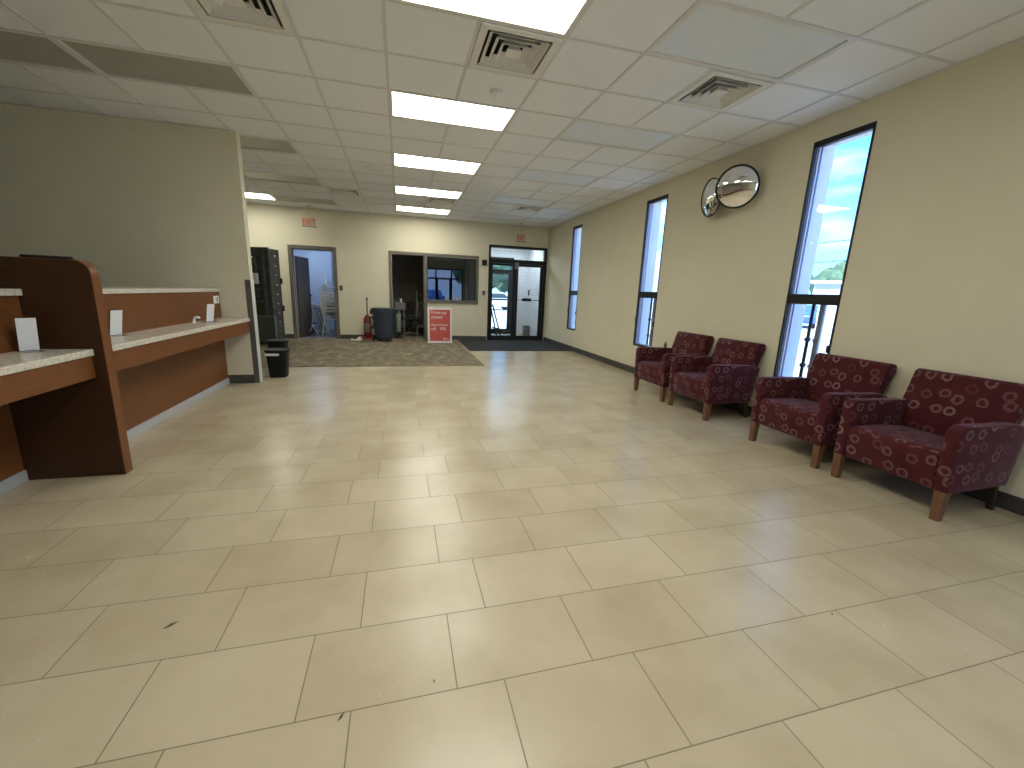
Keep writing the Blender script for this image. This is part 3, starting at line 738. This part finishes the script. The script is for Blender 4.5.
link('bolt_linkage', mech, VAULT, vd, bevel=.006)
link('bright_bar', MB().box(-.75, -.32, -.06, -.03, 1.80, 1.835), WHITEP, vd)
for k in range(9):
    z = .30 + k * .195
    Mx = Matrix.Translation((0, .16, z)) @ Matrix.Rotation(PI / 2, 4, 'Y')
    link('locking_bolt', MB().lathe([(.022, -.002), (.022, .035), (.018, .04)], 14, M=Mx), CHROME, vd, True)
hb = MB()
for z in (1.30, .72): hb.lathe([(.03, 0), (.03, .12)], 12, M=Matrix.Translation((.0, .34, z)))
link('hinge', hb, BLACKM, vd, True)
r = thing('floor_plate', 'dark green steel plate standing upright in front of the vault door', 'steel plate', (-2.64, 9.5, 0), math.radians(-4))
link('plate', MB().box(-.42, .15, 0, .03, .10, .64), VAULTG, r, bevel=.004)
link('edge_trim', MB().box(.15, .172, -.004, .034, .10, .655).box(-.42, .15, -.004, .034, .64, .655), GREYP, r)
for q in (-.40, .09): link('foot', MB().box(q, q + .04, -.12, .15, 0, .10), BLACKM, r)

# ------------------------------------------------------------------ vacuum, cloth, big trash can on dolly
v = thing('vacuum_cleaner', 'red upright vacuum cleaner against the far wall', 'vacuum cleaner', (-.79, 10.86, 0))
link('floor_head', MB().prism(rounded([(-.16, .02), (-.16, .06), (-.05, .11), (.15, .11), (.16, .03)], .02), 'x', -.125, .115), REDP, v, True, bevel=.01)
link('bumper', MB().box(-.128, .118, -.165, -.155, .02, .05), GREYP, v)
link('body', MB().lathe([(.075, .11), (.088, .14), (.088, .33), (.085, .52), (.06, .60), (.03, .64)], 20, sq=3.), REDP, v, True)
c_ = link('dust_cup', MB().lathe([(.068, .22), (.072, .23), (.072, .43), (.068, .44)], 20, c=(0, -.035, 0)), GREYP, v, True); c_['label'] = 'grey dust cup'
link('handle', MB().tube([(0, .02, .62), (0, .05, .80), (.0, .07, .97), (0, .05, 1.05)], [.014, .013, .013, .02], 10), BLACKM, v, True)
link('hose', MB().tube([(.05, -.02, .56), (.11, -.03, .60), (.155, -.03, .52), (.16, -.03, .42), (.12, -.03, .33), (.06, -.02, .31)], .02, 10), BLACKM, v, True)
for s in (-1, 1): link('wheel', MB().lathe([(.035, -.012), (.035, .012)], 14, M=Matrix.Translation((s * .125, .11, .035)) @ Matrix.Rotation(PI / 2, 4, 'Y')), BLACKM, v, True)
r = thing('floor_cloth', 'crumpled cream cloth on the carpet beside the red vacuum', 'cloth', (-1.06, 10.84, .008))
bm_ = MB(); n1, n2 = 14, 8; vs = []
for i in range(n1):
    for j in range(n2):
        a, b = i / (n1 - 1), j / (n2 - 1)
        vs.append((-.12 + .26 * a, -.06 + .13 * b + .03 * math.sin(7 * a), .004 + (.04 + .10 * a * a) * math.sin(PI * b) * (.7 + .3 * math.sin(9 * a + 3 * b))))
bm_.add(vs, [(i * n2 + j, (i + 1) * n2 + j, (i + 1) * n2 + j + 1, i * n2 + j + 1) for i in range(n1 - 1) for j in range(n2 - 1)])
link('fabric', bm_, CLOTH, r, True)
d = thing('trash_dolly', 'black wheeled dolly under the large grey-blue trash can', 'dolly', (-.40, 10.80, 0))
link('platform', MB().lathe([(.20, .075), (.215, .08), (.215, .115), (.20, .115)], 24), BLACKM, d, True)
for k in range(5):
    a = 2 * PI * k / 5 - PI / 2; x, y = .17 * math.cos(a), .17 * math.sin(a)
    w_ = link('caster', MB().box(x - .02, x + .02, y - .02, y + .02, .05, .08), BLACKM, d)
    link('wheel', MB().lathe([(.033, -.012), (.033, .012)], 14, M=Matrix.Translation((x, y, .034)) @ Matrix.Rotation(PI / 2, 4, 'Y')), GREYP, w_, True)
t_ = thing('trash_can', 'large round grey-blue trash can on a dolly near the office doorway', 'trash can', (-.40, 10.80, .115))
link('body', MB().lathe([(.20, 0), (.215, .01), (.262, .66), (.255, .66), (.20, .03)], 36), BRUTE, t_, True)
link('rim', MB().lathe([(.262, .575), (.275, .59), (.278, .66), (.288, .665), (.288, .70), (.268, .70)], 36), BRUTE, t_, True)
hn = []
for s in (-1, 1):
    link('handle', MB().box(s * .29 - .028, s * .29 + .028, -.05, .05, .55, .585).box(s * .29 - .028, s * .29 + .028, -.05, -.04, .585, .66).box(s * .29 - .028, s * .29 + .028, .04, .05, .585, .66), BRUTE, t_, bevel=.006)

# ------------------------------------------------------------------ things in the dark office
r = thing('utility_tub', 'grey tub holding cleaning bottles just inside the office doorway', 'tub', (-.02, 11.75, 0))
link('tub', MB().lathe([(.15, .74), (.17, .76), (.185, .93), (.195, .94), (.175, .94), (.15, .78)], 28, sq=4.), GREYP, r, True)
for x in (-.11, .11):
    for y in (-.11, .11): link('leg', MB().box(x - .015, x + .015, y - .015, y + .015, .006, .75), GREYP, r)
r = thing('spray_bottle', 'white spray bottle standing in the grey tub', 'bottle', (.02, 11.72, .785))
link('body', MB().lathe([(.035, 0), (.038, .02), (.038, .15), (.015, .2), (.015, .22)], 16), WHITEP, r, True); link('spray_head', MB().box(-.05, .02, -.014, .014, .22, .255), WHITEP, r, bevel=.006)
r = thing('paper_roll', 'pale upright paper roll leaning below the grey tub', 'paper roll', (-.05, 11.52, .006))
link('roll', MB().lathe([(.062, .16), (.068, .17), (.068, .66), (.062, .67)], 20), mat('pale_green_paper', (.22, .25, .20), .7), r, True); link('foot', MB().lathe([(.1, 0), (.1, .02), (.03, .03), (.03, .16)], 20), BLACKM, r, True)
r = thing('office_chair', 'dark office chair in the shadow of the unlit office', 'chair', (.27, 12.1, .006), math.radians(20))
link('seat', MB().box(-.22, .22, -.22, .22, .44, .52), BLACKM, r, bevel=.03); link('backrest', MB().box(-.2, .2, .2, .26, .58, .98), BLACKM, r, bevel=.03)
link('post', MB().lathe([(.03, .08), (.03, .44)], 12).box(-.02, .02, .22, .25, .45, .7), BLACKM, r)
for k in range(5):
    a = 2 * PI * k / 5; link('leg', MB().tube([(0, 0, .09), (.26 * math.cos(a), .26 * math.sin(a), .05), (.27 * math.cos(a), .27 * math.sin(a), .012)], [.022, .018, .012], 8), GREYP, r, True)
r = thing('wire_shelf', 'grey open shelving at the side of the office doorway', 'shelf', (.62, 12.3, .006))
for x in (-.17, .17):
    for y in (-.3, .3): link('post', MB().box(x - .012, x + .012, y - .012, y + .012, 0, 1.25), GREYP, r)
for z in (.25, .62, .9, 1.15): link('shelf_board', MB().box(-.17, .17, -.3, .3, z, z + .02), GREYP, r)

# ------------------------------------------------------------------ storage room contents
def stack_chair_mesh():
    mb = MB()
    # faces +X
    mb.prism([(-.22, .43), (-.2, .415), (.23, .43), (.245, .425), (.25, .44), (-.2, .44)], 'y', -.21, .21)
    for s in (-1, 1):
        mb.tube([(-.22, s * .215, .43), (-.27, s * .21, .62), (-.32, s * .17, .80), (-.335, s * .10, .845), (-.338, 0, .853)], .020, 8)
        mb.tube([(-.285, s * .205, .66), (-.22, s * .235, .655), (-.05, s * .25, .645), (.16, s * .25, .64), (.21, s * .245, .60), (.225, s * .235, .43)], .020, 8)
        mb.tube([(.225, s * .235, .45), (.26, s * .25, .0)], [.024, .018], 8)
        mb.tube([(-.22, s * .215, .45), (-.29, s * .24, 0)], [.024, .018], 8)
    for k in range(5):
        y = -.12 + .06 * k
        mb.tube([(-.215, y, .44), (-.265, y, .62), (-.325, y * .9, .83)], .014, 6)
    return mb
proto = None
def stack(x, y, rz, n, where):
    global proto
    for k in range(n):
        lab = f'white plastic stacking chair in the {where}, ' + ('topmost of its stack' if k == n - 1 else 'bottom of its stack' if k == 0 else f'layer {k + 1} up from the floor')
        if proto is None:
            proto = thing('stacking_chair', lab, 'chair', (x, y, .006), rz, 'white stacking chairs in the storage room')
            link('shell', stack_chair_mesh(), WHITEP, proto, True)
        else:
            dup(proto, (x + .012 * k * math.cos(rz), y + .012 * k * math.sin(rz), .006 + k * .076), rz, lab)
stack(-1.70, 12.18, math.radians(-8), 7, 'nearer, shorter stack')
stack(-1.72, 12.72, math.radians(2), 9, 'taller stack behind')
def ftable(x, y, rz, tilt, w, h, label):
    r = thing('folding_table', label, 'folding table', (x, y, .006), rz, 'folded tables leaning in the storage room')
    M = Matrix.Rotation(tilt, 4, 'Y')
    link('tabletop', MB().box(-.02, .02, -w / 2, w / 2, .01, h, M), WHITEP, r, bevel=.01)
    link('folded_leg', MB().tube([M @ Vector((-.03, -w * .35, .1)), M @ Vector((-.03, -w * .35, h - .1)), M @ Vector((-.03, w * .35, h - .1)), M @ Vector((-.03, w * .35, .1))], .012, 8), GREYP, r, True)
ftable(-2.02, 12.35, math.radians(28), math.radians(-12), .6, .80, 'white folded table leaning by the stacked chairs, nearer one')
ftable(-2.12, 12.55, math.radians(28), math.radians(-13), .6, .82, 'white folded table leaning behind another, farther one')
r = thing('folding_stool', 'small dark folding stool frame on the storage floor by the open door', 'stool', (-2.26, 12.05, .006), math.radians(15))
for s in (-1, 1):
    link('leg', MB().tube([(-.13, s * .11, 0.012), (.02, s * .11, .30)], .011, 8), WHITEP, r, True); link('leg', MB().tube([(.12, s * .11, 0.012), (-.03, s * .11, .30)], .011, 8), WHITEP, r, True)
link('seat', MB().box(-.1, .1, -.12, .12, .29, .32), mat('navy_fabric', (.03, .04, .09), .8), r, bevel=.01); link('sling', MB().box(-.08, .08, -.1, .1, .06, .2), MATS['navy_fabric'], r, bevel=.02)
r = thing('ceiling_light', 'cool white ceiling light inside the storage room', 'light', (-2.35, 12.75, 2.6))
link('housing', MB().box(-.32, .32, -.32, .32, -.03, 0), TROF, r); link('diffuser', MB().box(-.29, .29, -.29, .29, -.036, -.03), mat('lens_cool', (.9, .9, .9), .4, emit=(.62, .78, 1.), estr=11.), r)

# ------------------------------------------------------------------ vestibule contents
r = thing('folding_easel', 'black folding metal frame leaning inside the vestibule behind the glass door', 'easel', (2.68, 11.9, 0))
for k, (a, b) in enumerate((((-.12, -.05, .95), (.16, -.05, .01)), ((-.16, .05, .93), (.06, .05, .01)), ((-.1, .0, .3), (.45, .05, .16)), ((-.02, 0, .10), (.42, 0, .22)))): link('leg', MB().tube([a, b], .02, 8), BLACKM, r, True)
r = thing('ceiling_light', 'added ceiling fill panel standing in for daylight in the entrance vestibule', 'light', (3.1, 12.1, 2.7))
link('housing', MB().box(-.6, .6, -.3, .3, -.03, 0), TROF, r); link('diffuser', MB().box(-.57, .57, -.27, .27, -.036, -.03), mat('lens_day_fill', (.9, .9, .9), .4, emit=(.82, .92, 1.), estr=9.), r)  # added glowing panel, brightens the vestibule in place of daylight
r = thing('vestibule_bin', 'grey square bin against the white brick wall in the vestibule', 'trash can', (3.80, 12.55, 0))
link('body', MB().lathe([(.085, 0), (.09, .01), (.10, .3), (.095, .3)], 28, sq=5.), GREYP, r, True); link('rim', MB().lathe([(.098, .29), (.106, .29), (.106, .31), (.095, .31)], 28, sq=5.), GREYP, r, True)
r = thing('intercom', 'dark oval intercom on the white brick wall of the vestibule', 'intercom', (XR - .02, 12.75, 1.32))
link('case', MB().box(-.035, 0, -.05, .05, -.09, .09), BLACKM, r, bevel=.02); link('button', MB().lathe([(.014, 0), (.014, .006)], 12, M=Matrix.Translation((-.035, 0, -.03)) @ Matrix.Rotation(-PI / 2, 4, 'Y')), GREYP, r)

# floor crumbs
for i, (x, y, a, s, w) in enumerate(((-.203, 1.125, .8, .016, 'dark leaf crumb below a tile joint near the bottom edge'), (-.884, 1.648, .6, .026, 'dark smear-like crumb on the tiles in front of the near counter'),
                         (.087, 1.184, 1.2, .008, 'tiny dark crumb left of a long tile joint, beside the leaf crumb'), (1.786, 1.123, .3, .010, 'tiny dark crumb on the tiles below the blue window glare'))):
    r = thing('leaf_crumb', w, 'crumb', (x, y, .0), a, 'dark crumbs on the floor tiles')
    link('flake', MB().hexa([(-s, -.004, .0005), (0, -s * .3, .0005), (s, .003, .0005), (0, s * .3, .0005)], [(-s * .8, -.003, .003), (0, -s * .2, .005), (s * .8, .003, .002), (0, s * .2, .004)]), BARK, r)

# ------------------------------------------------------------------ outdoors
gd = link('ground_outside', MB().box(-60, 120, -90, 120, -.35, -.16), CONC); struct(gd, 'pale concrete paving outside', 'ground')
def tree(x, y, h, sp, label):
    r = thing('tree', label, 'tree', (x, y, -.16), 0, 'leafy trees beyond the parking area')
    link('trunk', MB().tube([(0, 0, 0), (.1, 0, h * .3), (0, .1, h * .6)], [.22, .16, .08], 8), BARK, r, True)
    mb = MB(); rnd = random.Random(int(x * 13 + y * 7))
    for k in range(9):
        a = rnd.uniform(0, 2 * PI); q = rnd.uniform(.0, .6) * sp; z = h * rnd.uniform(.45, .85); rr = sp * rnd.uniform(.35, .55)
        n1, n2 = 8, 12
        c = (q * math.cos(a), q * math.sin(a), z)
        prof = [(max(.01, rr * math.sin(PI * i / n1) * rnd.uniform(.85, 1.1)), -rr * math.cos(PI * i / n1)) for i in range(n1 + 1)]
        mb.lathe(prof, n2, c)
    mb.v = [(x + rnd.uniform(-.1, .1), y + rnd.uniform(-.1, .1), z + rnd.uniform(-.1, .1)) for x, y, z in mb.v]
    link('crown', mb, LEAVES, r)
tl_ = [(55, 43, 6.4, 3.8, 'leafy tree beyond the white building, seen through the near window'), (43, 38.5, 5.4, 3.0, 'leafy tree at the edge of the white building in the near window'), (64, 41, 7.2, 4.4, 'leafy tree farthest along the near window horizon'),
       (5, 42, 6.5, 3.2, 'leafy tree seen through the entrance door'), (9.5, 46, 7, 3.5, 'leafy tree seen behind the parked cars through the entrance'), (14, 50, 7, 3.5, 'leafy tree at the far right beyond the entrance'),
       (0, -60, 7, 3.5, 'leafy tree outside the rear entrance'), (12, -58, 6.5, 3, 'second leafy tree outside the rear entrance')]
for a in tl_: tree(*a)
def car(x, y, rz, m, label):
    r = thing('car', label, 'car', (x, y, -.16), rz, 'parked cars outside')
    link('body', MB().prism(rounded([(-2.1, .3), (-2.15, .75), (-1.9, .9), (-1.3, .95), (-.75, 1.4), (.7, 1.42), (1.25, .98), (2.0, .85), (2.15, .6), (2.1, .3)], .08), 'y', -.85, .85), m, r, True, bevel=.05)
    link('windows', MB().prism([(-1.05, .98), (-.66, 1.34), (.62, 1.36), (1.05, 1.0)], 'y', -.86, .86), CARG, r)
    for sx in (-1.3, 1.3):
        for sy in (-.78, .78): link('wheel', MB().lathe([(.32, -.1), (.32, .1)], 18, M=Matrix.Translation((sx, sy, .32)) @ Matrix.Rotation(PI / 2, 4, 'X')), TYRE, r, True)
car(25.0, 21.5, .7, CARB, 'blue car parked outside the near window')
car(7.4, 34, .1, CARW, 'silver car parked outside the entrance door')
car(12.9, 44, .1, CARB, 'blue car parked beyond the entrance door')
car(3.2, -24, 1.3, CARB, 'blue car parked outside the rear entrance')
b_ = thing('white_building', 'low white building on the horizon in the near window', 'building', (37, 26.2, -.16), math.radians(30))
link('walls', MB().box(-4, 6, -2, 3, 0, 3.1), noisy('far_white_wall', (.40, .44, .48), (.44, .48, .52), 1, .8), b_); link('roof', MB().box(-4.3, 6.3, -2.3, 3.3, 3.1, 3.3), WHITEP, b_); link('door', MB().box(0, 1, -2.05, -2, 0, 2.1), GREYP, b_)
p_ = thing('utility_pole', 'wooden utility pole outside the near window', 'pole', (40, 20, -.16))
link('post', MB().tube([(0, 0, 0), (0, 0, 9)], .14, 10), BARK, p_, True); link('crossarm', MB().box(-.06, .06, -1.1, 1.1, 8.2, 8.35), BARK, p_)
for k, (z0, z1, lab) in enumerate(((5.2, 6.3, 'thin overhead cable, the lower one in the near window'), (6.9, 7.5, 'thin overhead cable, the upper one in the near window'))):
    w_ = thing('overhead_cable', lab, 'cable', (40, 20, 0), 0, 'overhead cables'); 
    link('wire', MB().tube([(0, -6, z1 + 1.2), (0, 0, z1 - .1), (-2, 6, z0), (-4, 14, z0 - .3)], .03, 6), BLACKM, w_, True)

# ------------------------------------------------------------------ sky and sun
W = bpy.data.worlds.new('sky'); S.world = W; W.use_nodes = True; nt = W.node_tree
bg = nt.nodes['Background']
tc = nt.nodes.new('ShaderNodeTexCoord'); sep = nt.nodes.new('ShaderNodeSeparateXYZ'); nt.links.new(tc.outputs['Generated'], sep.inputs[0])
ra = nt.nodes.new('ShaderNodeValToRGB'); nt.links.new(sep.outputs['Z'], ra.inputs[0])
e = ra.color_ramp.elements; e[0].position = 0.; e[0].color = (.065, .155, .26, 1); e[1].position = .7; e[1].color = (.018, .085, .27, 1)
q = e.new(.25); q.color = (.026, .115, .275, 1)
mp = nt.nodes.new('ShaderNodeMapping'); mp.inputs['Scale'].default_value = (2.2, 2.2, 6.5); nt.links.new(tc.outputs['Generated'], mp.inputs[0])
no = nt.nodes.new('ShaderNodeTexNoise'); no.inputs['Scale'].default_value = 1.6; no.inputs['Detail'].default_value = 6; nt.links.new(mp.outputs[0], no.inputs['Vector'])
cr = nt.nodes.new('ShaderNodeValToRGB'); cr.color_ramp.elements[0].position = .44; cr.color_ramp.elements[1].position = .60; nt.links.new(no.outputs['Fac'], cr.inputs[0])
mx = nt.nodes.new('ShaderNodeMix'); mx.data_type = 'RGBA'; mx.inputs[7].default_value = (.11, .15, .28, 1)
nt.links.new(cr.outputs[0], mx.inputs[0]); nt.links.new(ra.outputs[0], mx.inputs[6]); nt.links.new(mx.outputs[2], bg.inputs[0])
bg.inputs[1].default_value = 9.0
sl_ = bpy.data.lights.new('sun', 'SUN'); sl_.energy = 9; sl_.angle = .01; sl_.color = (1, .95, .86)
so = bpy.data.objects.new('sun', sl_); COL.objects.link(so)
so.rotation_euler = Vector((.45, .55, -1.0)).to_track_quat('-Z', 'Y').to_euler()

# ------------------------------------------------------------------ camera
def rotm(yaw, pitch, roll):
    cy, sy = math.cos(yaw), math.sin(yaw); cp, sp = math.cos(pitch), math.sin(pitch); cr_, sr = math.cos(roll), math.sin(roll)
    Rz = Matrix(((cy, -sy, 0), (sy, cy, 0), (0, 0, 1))); A = Matrix(((1, 0, 0), (0, 0, -1), (0, 1, 0)))
    Rx = Matrix(((1, 0, 0), (0, cp, -sp), (0, sp, cp))); Rr = Matrix(((cr_, -sr, 0), (sr, cr_, 0), (0, 0, 1)))
    return Rr @ Rx @ A @ Rz
R = rotm(.2663067, .21741486, .03886228)
cam = bpy.data.cameras.new('camera'); co = bpy.data.objects.new('camera', cam); COL.objects.link(co)
cam.sensor_fit = 'HORIZONTAL'; cam.sensor_width = 36.; cam.lens = 414.31 * 36 / 1024; cam.clip_start = .02; cam.clip_end = 500
Mc = Matrix((R[0], -R[1], -R[2])).transposed().to_4x4(); Mc.translation = (0, 0, 1.31)
co.matrix_world = Mc
S.camera = co

S.view_settings.view_transform = 'Standard'; S.view_settings.look = 'None'
S.view_settings.gamma = 1.; S.view_settings.use_curve_mapping = False
S.view_settings.exposure = .75
S.cycles.max_bounces = 12; S.cycles.diffuse_bounces = 6; S.cycles.glossy_bounces = 6; S.cycles.transparent_max_bounces = 12
S.cycles.sample_clamp_indirect = 8; S.cycles.use_denoising = True
